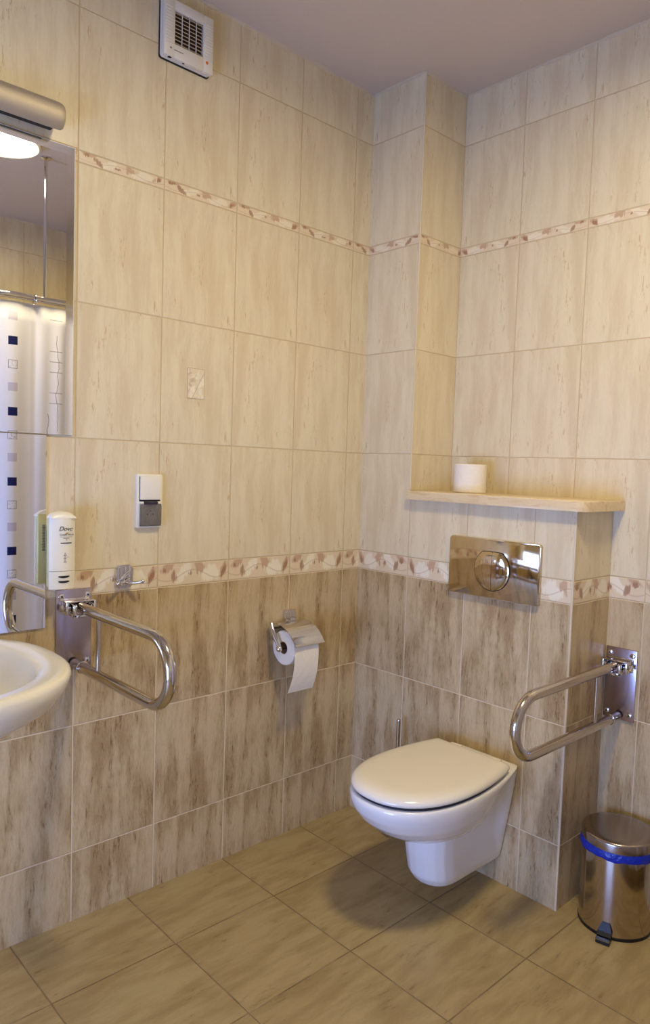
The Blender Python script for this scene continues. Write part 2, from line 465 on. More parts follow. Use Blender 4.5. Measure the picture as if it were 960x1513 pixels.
for k in range(56):
    a = 2*PI*k/56; cx, cz = math.cos(a)*br, math.sin(a)*br
    ring.append((cx, min(br*.86-.06*cx*cx/br, cz)))
m = MB(); m.prism([(bc[0]+x*1.028, bc[1]+z*1.028) for x, z in ring], (0,-.0121,0), (1,0,0), (0,0,1), (0,-.0006,0)); m.build('button_seam', M['dark'], fp)
m = MB(); m.prism(rrect(.4435, .9045, .779, 1.0855, .008), (0,0,0), (1,0,0), (0,0,1), (0,-.004,0)); m.build('plate_backing', M['white'], fp)

# ------------------------------------------------------------------ toilet rolls
def roll_body(c, axis, r, h, name, parent, rc=.021, flat=0):
    m = MB(); n = 56; ax = Vector(axis)
    prof = [(rc, 0), (r-.003, 0), (r, .003), (r, h-.003), (r-.003, h), (rc, h)]
    m.lathe(prof, c, axis, n, cap=False)
    o = m.build(name, M['paper'], parent)
    m = MB(); m.lathe([(rc-.0015, .001), (rc, .001), (rc, h-.001), (rc-.0015, h-.001), (rc-.0015, .001)], c, axis, 32, cap=False)
    m.build('cardboard_core', M['card'], o if parent is None else parent)
    return o
rs = thing('toilet_roll', (.408, .125, ZS+t), 'white embossed spare toilet roll standing upright on the shelf', 'toilet paper')
roll_body((.408, .125, ZS+t), (0,0,1), .056, .098, 'paper_roll', rs)

# holder on the left wall
hd = thing('toilet_paper_holder', (0, -.335, .78), 'chrome toilet roll holder with a cover flap on the left wall', 'toilet roll holder')
m = MB(); m.prism(rrect(-.358, .754, -.311, .803, .009), (0,0,0), (0,1,0), (0,0,1), (.016,0,0), .004, 3); m.build('wall_plate', M['chrome'], hd)
m = MB(); m.tube([(.006, -.335, .766), (.024, -.335, .760), (.030, -.335, .752)], .006, 14); m.tube([(.030, -.42, .752), (.030, -.29, .752)], .0045, 14)
m.build('bracket', M['chrome'], hd)
m = MB()
m.tube([(.022, -.424, .770), (.030, -.426, .755), (.046, -.425, .730), (.062, -.423, .706), (.070, -.421, .692)], [.006, .008, .009, .0085, .008], 14)
m.tube([(.070, -.423, .692), (.070, -.30, .692)], .0055, 14); m.ball((.070, -.425, .692), .0115)
m.build('arm', M['chrome'], hd)
prof = [(.014, .766), (.032, .769), (.060, .767), (.088, .757), (.110, .742), (.126, .726), (.134, .716), (.140, .711), (.1435, .7095)]
m = MB(); n_ = len(prof)
rsx = []
for yy in (-.412, -.286):
    top = [(x, yy, z) for x, z in prof]; bot = [(x-.0012, yy, z-.0016) for x, z in prof[::-1]]
    rsx.append(top+bot)
m.rings(rsx); m.build('cover', M['chrome'], hd)
hr = thing('toilet_roll', (.070, -.35, .634), 'started toilet roll hanging in the wall holder with a long sheet down', 'toilet paper')
roll_body((.070, -.408, .692), (0,1,0), .058, .104, 'paper_roll', hr)
m = MB(); rows = []
path = [(.070+.0588*math.sin(a), .692+.0588*math.cos(a)) for a in [math.radians(k) for k in range(20, 91, 10)]]
zz_ = .692
for k in range(1, 13):
    path.append((.1290+.004*math.sin(k*.26)-.022*(k/12)**2.2, zz_-.0120*k))
for i, (x, z) in enumerate(path):
    sh_ = max(0, i-7)/12
    a = Vector((x, -.4080-.006*sh_**2*1.2, z)); b = Vector((x+.001, -.3045-.003*sh_, z))
    rows.append([a, a+(b-a)*.33+Vector((.0015*sh_,0,0)), a+(b-a)*.66+Vector((-.001*sh_,0,0)), b, b+Vector((.0007,0,0)), a+(b-a)*.5+Vector((.0009,0,0)), a+Vector((.0007,0,0))])
m.rings(rows); m.build('hanging_sheet', M['paper'], hr)

# ------------------------------------------------------------------ grab rails
def grab(o, out, lat, zp0, zu, zl, L, label, flip=1):
    o, out, lat = Vector(o), Vector(out), Vector(lat); up = Vector((0,0,1))
    P = lambda a, b, z: o+out*a+lat*b+up*z
    root = thing('grab_rail', P(0, 0, zp0), label, 'grab rail', 'folding grab rails')
    def bx(m_, a, b, bev=.001):
        pa, pb = P(*a), P(*b); m_.box([min(pa[i], pb[i]) for i in range(3)], [max(pa[i], pb[i]) for i in range(3)], bev); return m_
    h = .222; hw = .0495
    bx(MB(), (0, -hw, zp0), (.006, hw, zp0+h), .0012).build('wall_plate', M['steel_plate'], root)
    for b, z in ((-.036, h-.018), (.036, h-.018), (-.036, .02), (.036, .02)):
        s_ = MB().lathe([(.0085, 0), (.008, .003), (.005, .0042), (.001, .0044)], P(.006, b, zp0+z), out, 18).build('screw', M['chrome'], root)
        MB().lathe([(.0028, 0), (.0028, .0006)], P(.0103, b, zp0+z), out, 6).build('screw_socket', M['dark'], s_)
    m_ = MB()
    bx(m_, (.006, -.040, zu-.017), (.052, -.0345, zu+.017)); bx(m_, (.006, .0345, zu-.017), (.052, .040, zu+.017))
    bx(m_, (.006, -.040, zu-.020), (.010, .040, zu+.020)); bx(m_, (.006, -.040, zu+.014), (.046, .040, zu+.018))
    m_.build('hinge_bracket', M['chrome'], root)
    m_ = MB(); bx(m_, (.018, -.028, zu-.020), (.022+.052, -.0235, zu+.012)); bx(m_, (.018, .0235, zu-.020), (.022+.052, .028, zu+.012)); bx(m_, (.064, -.028, zu-.022), (.074, .028, zu-.014))
    m_.build('pivot_yoke', M['chrome'], root)
    m_ = MB(); m_.tube([P(.032, -.047, zu), P(.032, .047, zu)], .0065, 16)
    for b in (-.044, .044): m_.lathe([(.010, -.003), (.011, -.001), (.011, .003), (.008, .005)], P(.032, b, zu), lat*(1 if b > 0 else -1), 6)
    m_.ball(P(.045, -.012, zu), .010); m_.ball(P(.045, .012, zu), .010)
    m_.build('pivot_bolt', M['chrome'], root)
    r = .0145; rb = (zu-zl)/2; pts = [(.060, zu), (.10, zu), (.2, zu), (L-rb-r, zu)]
    pts = [(.050, zu)]+[(.05+(L-rb-r-.05)*k/6, zu) for k in range(1, 7)]
    pts += [(L-rb-r+rb*math.sin(a), (zu+zl)/2+rb*math.cos(a)) for a in [PI*k/20 for k in range(1, 20)]]
    pts += [(L-rb-r-(L-rb-r-.012)*k/6, zl) for k in range(0, 7)]
    m_ = MB(); m_.tube([P(a, 0, z) for a, z in pts], r, 24); m_.build('rail_tube', M['steel'], root)
    m_ = MB(); m_.tube([P(.155, 0, zu-r*.8), P(.155, 0, zl+r*.8)], .006, 14); m_.build('strut', M['steel'], root)
    m_ = MB(); ring = [P(.062, (r+.0015)*math.cos(a), zl+(r+.0015)*math.sin(a)) for a in [2*PI*k/20 for k in range(21)]]
    m_.tube(ring, .0015, 8); m_.build('stop_ring', M['chrome'], root)
    return root
grab((0, -1.0905, 0), (1,0,0), (0,1,0), .7225, .900, .739, .530, 'polished steel loop grab rail beside the washbasin under the soap dispenser')
grab((.9403, D, 0), (0,-1,0), (-1,0,0), .5525, .7255, .5635, .592, 'polished steel loop grab rail on the right of the toilet above the bin')

# ------------------------------------------------------------------ robe hook
hk = thing('robe_hook', (0, -.947, .967), 'small chrome robe hook with two prongs on the flower border below the socket', 'hook')
m = MB(); m.prism(rrect(-.9725, .9345, -.9215, 1.001, .012), (0,0,0), (0,1,0), (0,0,1), (.011,0,0), .004, 3); m.build('wall_plate', M['chrome'], hk)
for sy in (-1, 1):
    m = MB(); m.tube([(.010, -.947+sy*.006, .954), (.018, -.947+sy*.012, .950), (.030, -.947+sy*.024, .950), (.043, -.947+sy*.035, .954)], [.009, .0062, .0044, .0042], 14)
    m.ball((.045, -.947+sy*.037, .955), .0062); m.build('prong', M['chrome'], hk)
m = MB(); m.tube([(.0112, -.958, .965), (.0112, -.932, .985)], .002, 8); m.tube([(.0112, -.964, .958), (.0112, -.936, .975)], .0015, 8); m.build('plate_ridge', M['chrome'], hk)

# ------------------------------------------------------------------ socket with switch
sk = thing('switch_and_socket', (0, -.873, 1.183), 'white light switch with a grey-lidded power socket below it on the left wall', 'socket')
m = MB(); m.prism(rrect(-.9137, 1.105, -.832, 1.261, .006), (0,0,0), (0,1,0), (0,0,1), (.009,0,0), .002, 2); m.build('frame', M['white'], sk)
m = MB(); m.prism(rrect(-.9045, 1.187, -.8405, 1.2545, .003), (.009,0,0), (0,1,0), (0,0,1), (.0055,0,0), .0012, 2); m.build('rocker', M['white'], sk)
m = MB(); m.box((.009, -.9055, 1.1825), (.0105, -.8395, 1.1865), 0); m.box((.009, -.9062, 1.187), (.0105, -.9050, 1.2545)); m.build('shadow_gap', M['ink'], sk)
m = MB(); m.prism(rrect(-.904, 1.111, -.8415, 1.179, .005), (.009,0,0), (0,1,0), (0,0,1), (.003,0,0), .001); so = m.build('socket_insert', M['sock'], sk)
m = MB(); m.lathe([(.0225, .0), (.0225, .004), (.0195, .004), (.0190, .0012), (.0001, .001)], (.012, -.8725, 1.142), (1,0,0), 32); m.build('socket_well', M['sock'], so)
for yy, zz_ in ((-.8815, 1.1445), (-.8635, 1.1445), (-.8725, 1.1545)):
    m = MB(); m.lathe([(.0026, 0), (.0026, .0008)], (.0134, yy, zz_), (1,0,0), 12); m.build('contact_hole' if zz_ < 1.15 else 'earth_pin', M['dark'] if zz_ < 1.15 else M['chrome'], so)
m = MB(); m.prism(rrect(-.9055, 1.1105, -.8395, 1.1745, .006), (.0185,0,0), (0,1,0), (0,0,1), (.002,0,0), .0008)
for a, b in (((.0125, -.9055, 1.1105), (.0185, -.9035, 1.1745)), ((.0125, -.8415, 1.1105), (.0185, -.8395, 1.1745)), ((.0125, -.9055, 1.1105), (.0185, -.8395, 1.1125))): m.box(a, b)
lidS = m.build('socket_lid', M['smoke'], sk)
lidS['label'] = 'smoky grey see-through socket lid'
m = MB(); m.tube([(.0165, -.892, 1.1785), (.0165, -.853, 1.1785)], .0045, 14); m.box((.0125, -.8925, 1.172), (.0195, -.8525, 1.1765), .001); m.build('lid_hinge', M['ink'], sk)
for a_ in (-.9045, -.8505): MB().box((.0125, a_, 1.1745), (.0175, a_+.010, 1.1815), .001).build('hinge_block', M['white'], sk)

# ------------------------------------------------------------------ soap dispenser
sp = thing('soap_dispenser', (0, -1.144, .958), 'cream-white wall soap dispenser with black lettering beside the mirror above the grab rail', 'soap dispenser')
yc, hw = -1.1455, .0335
def soap_sec(z, xf, xb=.048, w=hw):
    out = []
    for k in range(13):
        u_ = -1+2*k/12; out.append((xf-.0125*u_*u_ , yc+w*u_, z))
    out += [(xb+.004, yc+w, z), (xb, yc+w-.006, z), (xb, yc-w+.006, z), (xb+.004, yc-w, z)]
    return out
def domed(z_top, steps, xf):
    rs = []
    return rs
m = MB(); m.rings([soap_sec(.957, .066), soap_sec(.958, .068), soap_sec(1.0045, .069)])
lower = m.build('base_cap', M['soap'], sp)
for zz_ in (.977, .990):
    m = MB(); ring = []
    pts = [(yc+.0145*math.cos(a), zz_+.0030*math.sin(a)+.0016*math.cos(a)**2) for a in [2*PI*k/20 for k in range(20)]]
    m.rings([[(.0640, y, z) for y, z in pts], [(.0694, y, z) for y, z in pts]]); m.build('grip_slot', M['dark'], lower)
m = MB(); R = [soap_sec(1.0055, .069), soap_sec(1.10, .068), soap_sec(1.143, .0675)]
m.rings(R)
# arched top: sweep of an arch in the y-z plane, sloping back
arch = [(yc-hw+.0005, 1.1425)]+[(yc-hw*math.cos(a), 1.1435+.0165*math.sin(a)) for a in [PI*k/14 for k in range(0, 15)]]+[(yc+hw-.0005, 1.1425)]
m.rings([[(.037, y, z) for y, z in arch], [(.054, y, z) for y, z in arch], [(.060, y, 1.1425+(z-1.1425)*.75) for y, z in arch], [(.0655, y, 1.1425+(z-1.1425)*.18) for y, z in arch]])
body = m.build('bottle', M['soap'], sp, angle=50)
m = MB(); m.box((.0335, yc-hw+.0005, .962), (.0495, yc+hw-.0005, 1.148), .003); bk = m.build('bottle_back', M['soap_back'], sp)
m = MB(); m.box((0, yc-.015, .975), (.034, yc+.015, 1.13), .003); m.build('wall_bracket', M['white'], sp)
ex, ey = (0,1,0), (0,0,1)
fx = .0688
text('Dove', .0160, M['ink'], (fx, yc+.003, 1.1110), ex, ey, 'brand_lettering', sp, shear=.35)
text('Cream Wash', .0068, M['ink'], (fx, yc+.006, 1.0985), ex, ey, 'product_lettering', sp)
m = MB(); m.box((fx, yc-.011, 1.0945), (fx+.0003, yc+.021, 1.0950)); m.box((fx, yc-.003, 1.0908), (fx+.0003, yc+.013, 1.0918))
m.box((fx-.0004, yc-.0095, 1.0775), (fx+.0003, yc+.019, 1.0800)); m.build('small_print', M['ink'], sp)
m = MB(); m.prism([(-.0045, -.001), (.001, .0015), (.005, .0022), (.002, -.0012), (-.0015, -.0022)], (fx, yc+.006, 1.1045), ex, ey, (.0003,0,0)); m.build('emblem', M['gold'], sp)
m = MB(); m.box((fx, yc+.0045, 1.0862), (fx+.0003, yc+.0065, 1.0885)); m.build('red_mark', M['red'], sp)
m = MB()
for i in range(9):
    zz_ = 1.052-i*.003; a = .002+.002*((i*7) % 3); m.box((fx, yc+.002-a*.6, zz_), (fx+.0003, yc+.002+a*.7, zz_+.0012))
m.box((fx, yc+.006, 1.0415), (fx+.0003, yc+.012, 1.0420)); m.build('pictogram', M['ink'], sp)
m = MB()
for i in range(22):
    zz_ = 1.118-i*.0032; L_ = random.uniform(.010, .016)
    m.box((.0331, yc-.022, zz_), (.0334, yc-.022+L_, zz_+.0014))
for i in range(5): m.box((.0331, yc+.002+i*.005, 1.03), (.0334, yc+.0035+i*.005, 1.09+.006*(i % 2)))
m.build('back_print', M['ink'], sp)

# ------------------------------------------------------------------ mirror
mr = thing('wall_mirror', (0, -1.55, .847), 'large frameless mirror above the washbasin, reflecting the shower curtain', 'mirror')
mz = [1.360, 2.1085]; my = [-2.02, -1.0985]
def bev_pane(y0, z0, y1, z1, th, bw, bd):
    """flat pane plus a ground bevel on the left, top and right, ending in a thin polished arris"""
    i0, i1, j1 = y0+bw, y1-bw, z1-bw
    pane = MB().quad([(th, i0, z0), (th, i1, z0), (th, i1, j1), (th, i0, j1)]).build('mirror_pane', M['mirror'], mr, smooth=False)
    m = MB(); e = .0016
    m.quad([(th, i1, z0), (th-bd, y1-e, z0), (th-bd, y1-e, z1-e), (th, i1, j1)])
    m.quad([(th, i0, j1), (th, i1, j1), (th-bd, y1-e, z1-e), (th-bd, y0+e, z1-e)])
    m.quad([(th, i0, z0), (th, i0, j1), (th-bd, y0+e, z1-e), (th-bd, y0+e, z0)])
    m.build('bevel', M['mirror_bevel'], pane, smooth=False)
    m = MB(); x = th-bd
    m.box((.003, y1-e, z0), (x, y1, z1)); m.box((.003, y0, z0), (x, y0+e, z1)); m.box((.003, y0+e, z1-e), (x, y1-e, z1))
    m.build('ground_edge', M['ground_glass'], pane, smooth=False)
M['mirror_bevel'] = plain('mirror_bevel_glass', (.96,.965,.97,1), .07, 1)
M['ground_glass'] = plain('ground_glass_edge', rgb(214,218,214), .3)
MB().box((.0005, my[0]+.001, mz[0]+.001), (.0030, my[1]-.0005, mz[1]-.001)).build('backing', M['mirror_edge'], mr, smooth=False)
bev_pane(my[0], mz[0]+.0005, my[1]-.0015, mz[1]-.0015, .0070, .022, .0012)
m = MB(); m.box((.0005, -1.945, .8475), (.0060, -1.1690, 1.3570)); m.build('lower_pane', M['mirror'], mr, smooth=False)

# lamp above the mirror
lp = thing('mirror_lamp', (0, -1.50, 2.15), 'satin grey half-round lamp bar above the mirror, switched off', 'lamp')
m = MB(); y0_, y1_ = -1.86, -1.152
sec = [(.022, 2.176)]+[(.022+.046*math.sin(a)**.9, 2.144+.034*math.cos(a)) for a in [PI*k/16 for k in range(1, 13)]]
sec = [(.018, 2.186), (.035, 2.190), (.052, 2.187), (.064, 2.179), (.071, 2.166), (.073, 2.152), (.070, 2.138), (.063, 2.127), (.053, 2.121), (.045, 2.121), (.045, 2.130), (.018, 2.134)]
cy = sum(p_[0] for p_ in sec)/len(sec); cz = sum(p_[1] for p_ in sec)/len(sec)
rsx = []
for yy, s_ in ((y0_, .80), (y0_+.003, .95), (y0_+.012, 1), (y1_-.014, 1), (y1_-.004, .96), (y1_, .86)):
    rsx.append([(cy+(x-cy)*s_, yy, cz+(z-cz)*s_) for x, z in sec])
m.rings(rsx); m.build('lamp_housing', M['alu'], lp)
m = MB(); m.box((0, y0_+.05, 2.138), (.022, y1_-.03, 2.176), .002); m.build('wall_mount', M['steel_plate'], lp)
m = MB(); m.box((.022, y0_+.03, 2.1225), (.0455, y1_-.02, 2.134), .002); m.build('light_slot', M['dark'], lp)

# ------------------------------------------------------------------ extractor fan
fn = thing('extractor_fan', (0, -.785, 2.51), 'square white extractor fan with a slatted grille high on the left wall', 'extractor fan')
fy0, fy1, fz0, fz1 = -.8625, -.7035, 2.4360, 2.5930
m = MB(); m.prism(rrect(fy0-.0015, fz0-.0025, fy1+.0015, fz1+.0025, .008), (0,0,0), (0,1,0), (0,0,1), (.005,0,0)); m.build('back_gap_shade', M['dark'], fn)  # dark back plate paints the gap shadow between fan and wall
m = MB(); m.prism(rrect(fy0, fz0, fy1, fz1, .008), (.005,0,0), (0,1,0), (0,0,1), (.011,0,0), .002); m.build('housing', M['white_body'], fn)
gy0, gy1, gz0, gz1 = -.8290, -.7370, 2.4740, 2.5650
# front cover: frame of four boxes with side ribs
m = MB()
fx0, fx1 = .016, .030
m.box((fx0, fy0, fz0), (fx1, gy0, fz1), .002); m.box((fx0, gy1, fz0), (fx1, fy1, fz1), .002)
m.box((fx0, gy0-.003, fz0), (fx1, gy1+.003, gz0), .002); m.box((fx0, gy0-.003, gz1), (fx1, gy1+.003, fz1), .002)
cov = m.build('front_cover', M['white_body'], fn)
m = MB()
for ya, yb_ in ((fy0+.004, gy0-.006), (gy1+.006, fy1-.004)):
    m = MB()
    for k in range(13):
        z = gz0-.006+k*.0083
        m.box((fx1-.001, ya, z), (fx1+.0008, yb_, z+.004), .0005)
    m.build('ribbed_panel', M['white_body'], cov)
m = MB(); m.box((.0165, gy0, gz0), (.0175, gy1, gz1)); m.build('grille_recess', plain('brown_recess', rgb(84,68,54), .8), fn)
m = MB()
for k in range(9):
    z = gz0+.003+k*.0102
    m.rings([[(.0185, y_, z+.0058), (.0205, y_, z+.0064), (.0275, y_, z+.0006), (.0265, y_, z-.0008)] for y_ in (gy0, gy1)])
m.build('grille_slats', plain('grey_slat_plastic', rgb(184,164,134), .5), fn, smooth=False)
m = MB()
for k in (1, 2, 3):
    y = gy0+(gy1-gy0)*k/4; m.box((.0262, y-.0008, gz0), (.0285, y+.0008, gz1))
m.build('grille_bars', M['white_body'], fn, smooth=False)
m = MB(); m.prism([(.0045*math.cos(a)-.724, .0045*math.sin(a)+2.463) for a in [2*PI*k/14 for k in range(14)]], (fx1,0,0), (0,1,0), (0,0,1), (.0005,0,0)); m.build('sticker', M['orange'], fn)
g = plain('faint_grey_print', rgb(150,138,124), .6)
m = MB(); m.box((fx1, -.845, 2.456), (fx1+.0003, -.839, 2.461)); m.box((fx1, -.832, 2.4555), (fx1+.0003, -.802, 2.4580)); m.build('maker_print', g, fn)
MB().box((.017, -.846, fz0-.0006), (.026, -.836, fz0+.002)).build('underside_catch', M['dark'], fn); MB().box((.020, -.800, fz0-.002), (.0235, -.795, fz0+.002)).build('pull_switch', M['dark'], fn)

# ------------------------------------------------------------------ washbasin
wb = thing('washbasin', (.25, -1.55, .70), 'cream-white ceramic washbasin under the mirror at the left edge', 'washbasin')
BC = (.27, -1.575)
def basin_sec(z, a, b, xb=0., xc=None, yoff=0, n=64, p_=2.35):
    """plan section: half width b along y, reaching a in front (+x); back flattened at xb"""
    out = []
    cx = BC[0] if xc is None else xc
    for k in range(n):
        t_ = 2*PI*k/n; c_, s_ = math.cos(t_), math.sin(t_)
        x = cx+math.copysign(abs(c_)**(2/p_), c_)*a; y = BC[1]+math.copysign(abs(s_)**(2/p_), s_)*b
        out.append((max(xb, x), y, z))
    return out
m = MB()
m.rings([basin_sec(.69, .10, .12, 0, .13), basin_sec(.696, .16, .185, 0, .16), basin_sec(.716, .213, .228, 0, .20), basin_sec(.747, .258, .268, 0, .235), basin_sec(.785, .290, .303, 0, .262), basin_sec(.818, .303, .322, 0, .27), basin_sec(.839, .307, .329), basin_sec(.8475, .304, .327), basin_sec(.8510, .297, .321),
         basin_sec(.8500, .278, .303, .03), basin_sec(.8465, .253, .277, .080), basin_sec(.8435, .244, .268, .092), basin_sec(.836, .238, .261, .098), basin_sec(.80, .222, .242, .106), basin_sec(.76, .185, .20, .118), basin_sec(.735, .14, .15, .14), basin_sec(.727, .06, .07, .22), basin_sec(.726, .02, .02, .26)])
m.build('basin_bowl', M['ceramic_basin'], wb, angle=60)
m = MB(); m.lathe([(.024, .0), (.024, .003), (.018, .004), (.004, .002), (.001, .002)], (.27, -1.575, .726), (0,0,1), 28); m.build('drain', M['chrome'], wb)

# ------------------------------------------------------------------ pedal bin
bxc, byc, brd = 1.024, .094, .1035
pb = thing('pedal_bin', (bxc, byc, 0), 'shiny steel pedal bin with a blue liner in the corner by the cistern box', 'bin')
cb = (bxc, byc, 0)
m = MB(); m.lathe([(brd-.004, 0), (brd, .001), (brd, .009), (brd-.002, .010)], cb, (0,0,1), 64); m.build('base_ring', M['black'], pb)
m = MB(); m.lathe([(brd-.0025, .009), (brd-.001, .010), (brd-.001, .228), (brd-.0025, .234)], cb, (0,0,1), 96); m.build('body', M['bin_steel'], pb)
m = MB(); n = 96; rsx = []
for z, rr, am in ((.229, brd-.0005, .0), (.227, brd+.0030, .0), (.232, brd+.0045, .0012), (.241, brd+.0030, .0008), (.250, brd+.0010, .0), (.252, brd-.003, 0)):
    ring = []
    for k in range(n):
        a = 2*PI*k/n; wv = math.sin(a*7+1)*.5+math.sin(a*13+2)*.3+math.sin(a*23)*.2
        ring.append((bxc+(rr+am*wv)*math.cos(a), byc+(rr+am*wv)*math.sin(a), z+(.003*wv if z < .235 else 0)))
    rsx.append(ring)
m.rings(rsx); m.build('bin_liner', M['bag'], pb)
m = MB(); m.lathe([(brd-.004, .2455), (brd+.0005, .2465), (brd+.001, .271), (brd-.001, .2765), (brd-.006, .2785), (brd-.03, .2800), (.03, .2815), (.001, .282)], cb, (0,0,1), 96, cap=True); m.build('lid', M['bin_lid'], pb, angle=50)
pd = Vector((-.03-.0, 0, 0)); dirp = Vector((1.050-bxc, -.022-byc, 0)).normalized(); lat_ = Vector((-dirp.y, dirp.x, 0))
def PB(a, b, z): return Vector(cb)+dirp*a+lat_*b+Vector((0,0,z))
m = MB()
m.rings([[PB(brd-.004, -.0105, .046), PB(brd-.004, .0105, .046), PB(brd+.001, .0105, .046), PB(brd+.001, -.0105, .046)],
         [PB(brd-.004, -.019, .026), PB(brd-.004, .019, .026), PB(brd+.012, .019, .026), PB(brd+.012, -.019, .026)],
         [PB(brd-.004, -.019, .018), PB(brd-.004, .019, .018), PB(brd+.020, .019, .017), PB(brd+.020, -.019, .017)]])
pedal_hood = m.build('pedal_hood', M['black'], pb, smooth=False)
m = MB()
m.rings([[PB(brd-.006, s*.0185, z) for s, z in ((-1, .004), (1, .004), (1, .012), (-1, .012))], [PB(brd+.030, s*.0195, z) for s, z in ((-1, .001), (1, .001), (1, .013), (-1, .013))], [PB(brd+.034, s*.0185, z) for s, z in ((-1, .002), (1, .002), (1, .010), (-1, .010))]])
m.build('pedal', M['black'], pb, smooth=False)
m = MB(); m.rings([[PB(brd+.004, s*.0175, z) for s, z in ((-1, .0135), (1, .0135), (1, .0155), (-1, .0155))], [PB(brd+.026, s*.0180, z) for s, z in ((-1, .0125), (1, .0125), (1, .0150), (-1, .0150))]])
m.build('pedal_plate', M['chrome'], pb, smooth=False)

# ------------------------------------------------------------------ toilet brush behind the toilet
tb = thing('toilet_brush', (.280, 0, .075), 'thin steel toilet brush handle rising behind the toilet in the corner', 'toilet brush')
m = MB(); m.lathe([(.036, 0), (.038, .002), (.038, .125), (.036, .127), (.030, .128), (.010, .128)], (.280, -.052, .075), (0,0,1), 36); m.build('holder', M['steel'], tb)
m = MB(); m.box((.268, -.016, .13), (.292, 0, .17), .002); m.build('wall_bracket', M['steel'], tb)
m = MB(); m.tube([(.280, -.052, .20), (.280, -.052, .424)], .0072, 16); m.ball((.280, -.052, .424), .0072); m.build('handle', M['steel'], tb)

# ------------------------------------------------------------------ shower rail and curtain (seen in the mirror)
RX, RY, RZ, CR = 1.5, -.855, 2.012, .12
def rail_path(step=.01):
    pts = []
    y = D-.0
    while y > RY+CR: pts.append((RX, y)); y -= step
    for k in range(0, 13):
        a = PI/2*k/12; pts.append((RX+CR-CR*math.cos(a), RY+CR-CR*math.sin(a)))
    x = RX+CR+step
    while x < XR: pts.append((x, RY)); x += step
    pts.append((XR, RY)); return pts
rp = rail_path()
sr = thing('shower_rail', (RX, -.6, RZ), 'chrome shower rail hung from the ceiling, seen in the mirror', 'shower rail')
m = MB(); m.tube([(x, y, RZ) for x, y in rp[::2]+[rp[-1]]], .015, 18); m.build('rail', M['chrome'], sr)
m = MB(); m.tube([(1.497, -.600, RZ+.012), (1.440, -.611, ZC-.012)] if False else [(RX, -.600, RZ), (RX, -.600, ZC-.012)], .0075, 14); m.lathe([(.022, 0), (.022, .006), (.009, .014)], (RX, -.600, ZC), (0,0,-1), 24); m.build('ceiling_rod', M['chrome'], sr)
# curtain
n = NB('curtain_fabric'); u, v = n.uv()
z0 = 1.812
col = rgb(238,236,240)
def sq(cu, cv, half):  # filled square mask repeating in z every .3125
    fz = ((v-(z0+cv))/.314+.5).fr()-.5
    return ((u-cu).ab() < half)*((fz*.314).ab() < half), fz*.314
US = .945
m1, _ = sq(US, 0, .019); 
m2o, f2 = sq(US, -.105, .019); m2i, _ = sq(US, -.105, .0168)
m2s = (n.noise(n.vec(u*60, v*60, 1), 1, 2, .5)-.5).ab() < .02
m3, _ = sq(US, -.205, .019)
c = n.mix(m1, col, rgb(24,30,86)); c = n.mix(m3*.6, c, rgb(180,172,196)); c = n.mix((m2o*(1-m2i)+m2i*m2s*.6)*.75, c, rgb(96,98,130))
def wig(cu, amp, sc, w, lo, hi):
    nn = n.noise(n.vec(0, v*sc, cu*9), 1, 3, .6)
    return ((u-cu-(nn-.5)*amp).ab() < w)*(v > lo)*(v < hi)
for a in ((.748, .05, 9, .0011, 1.42, 1.86), (.79, .03, 14, .0013, 1.0, 1.50), (.745, .06, 12, .0011, .35, 1.18), (.805, .02, 7, .0010, .2, .7)):
    c = n.mix(wig(*a)*.8, c, rgb(70,66,84))
dash = ((u-.755).ab() < .028)*(((v*21).fr()-.5).ab() < .035)*(n.noise(n.vec(3, 5, v*6), 1, 1) > .52)
c = n.mix(dash*.6, c, rgb(86,80,96))
n.set(color=c, rough=.7, spec=.2); M['curtain'] = n.m
me = bpy.data.meshes.new('shower_curtain'); verts, faces, uvs = [], [], []
cp = [q for q in rp if q[0] < XR-.05 and q[1] < D-.02]
zs = [1.985-(1.985-.10)*k/24 for k in range(25)]
L_ = [0]
for i in range(1, len(cp)): L_.append(L_[-1]+math.dist(cp[i], cp[i-1]))
for i, (x, y) in enumerate(cp):
    a = cp[max(i-1, 0)]; b = cp[min(i+1, len(cp)-1)]; dx, dy = b[0]-a[0], b[1]-a[1]; q = math.hypot(dx, dy); nx, ny = dy/q, -dx/q
    s_ = L_[i]
    for z in zs:
        k_ = min(1, (1.99-z)/.3)
        w = (.012*math.sin(s_*34+.6)+.008*math.sin(s_*61+z*.8))*(.35+.65*k_)
        if .86 < s_ < 1.05: w *= .35
        verts.append((x+nx*w, y+ny*w, z))
nz = len(zs)
for i in range(len(cp)-1):
    for j in range(nz-1): faces.append((i*nz+j, (i+1)*nz+j, (i+1)*nz+j+1, i*nz+j+1))
me.from_pydata(verts, [], faces); uvl = me.uv_layers.new(name='UVMap')
for f_ in me.polygons:
    f_.use_smooth = True
    for li in f_.loop_indices:
        vi = me.loops[li].vertex_index; uvl.data[li].uv = (L_[vi//nz], verts[vi][2])
me.materials.append(M['curtain'])
cu_ = bpy.data.objects.new('curtain_cloth', me); COL.objects.link(cu_)
sc_ = thing('shower_curtain', (RX, -.3, RZ), 'white shower curtain with navy squares and scribbled lines, reflected in the mirror', 'shower curtain')
for v_ in me.vertices: v_.co -= Vector((RX, -.3, RZ))
cu_.parent = sc_
md = cu_.modifiers.new('thickness', 'SOLIDIFY'); md.thickness = .0012
s_next = .12
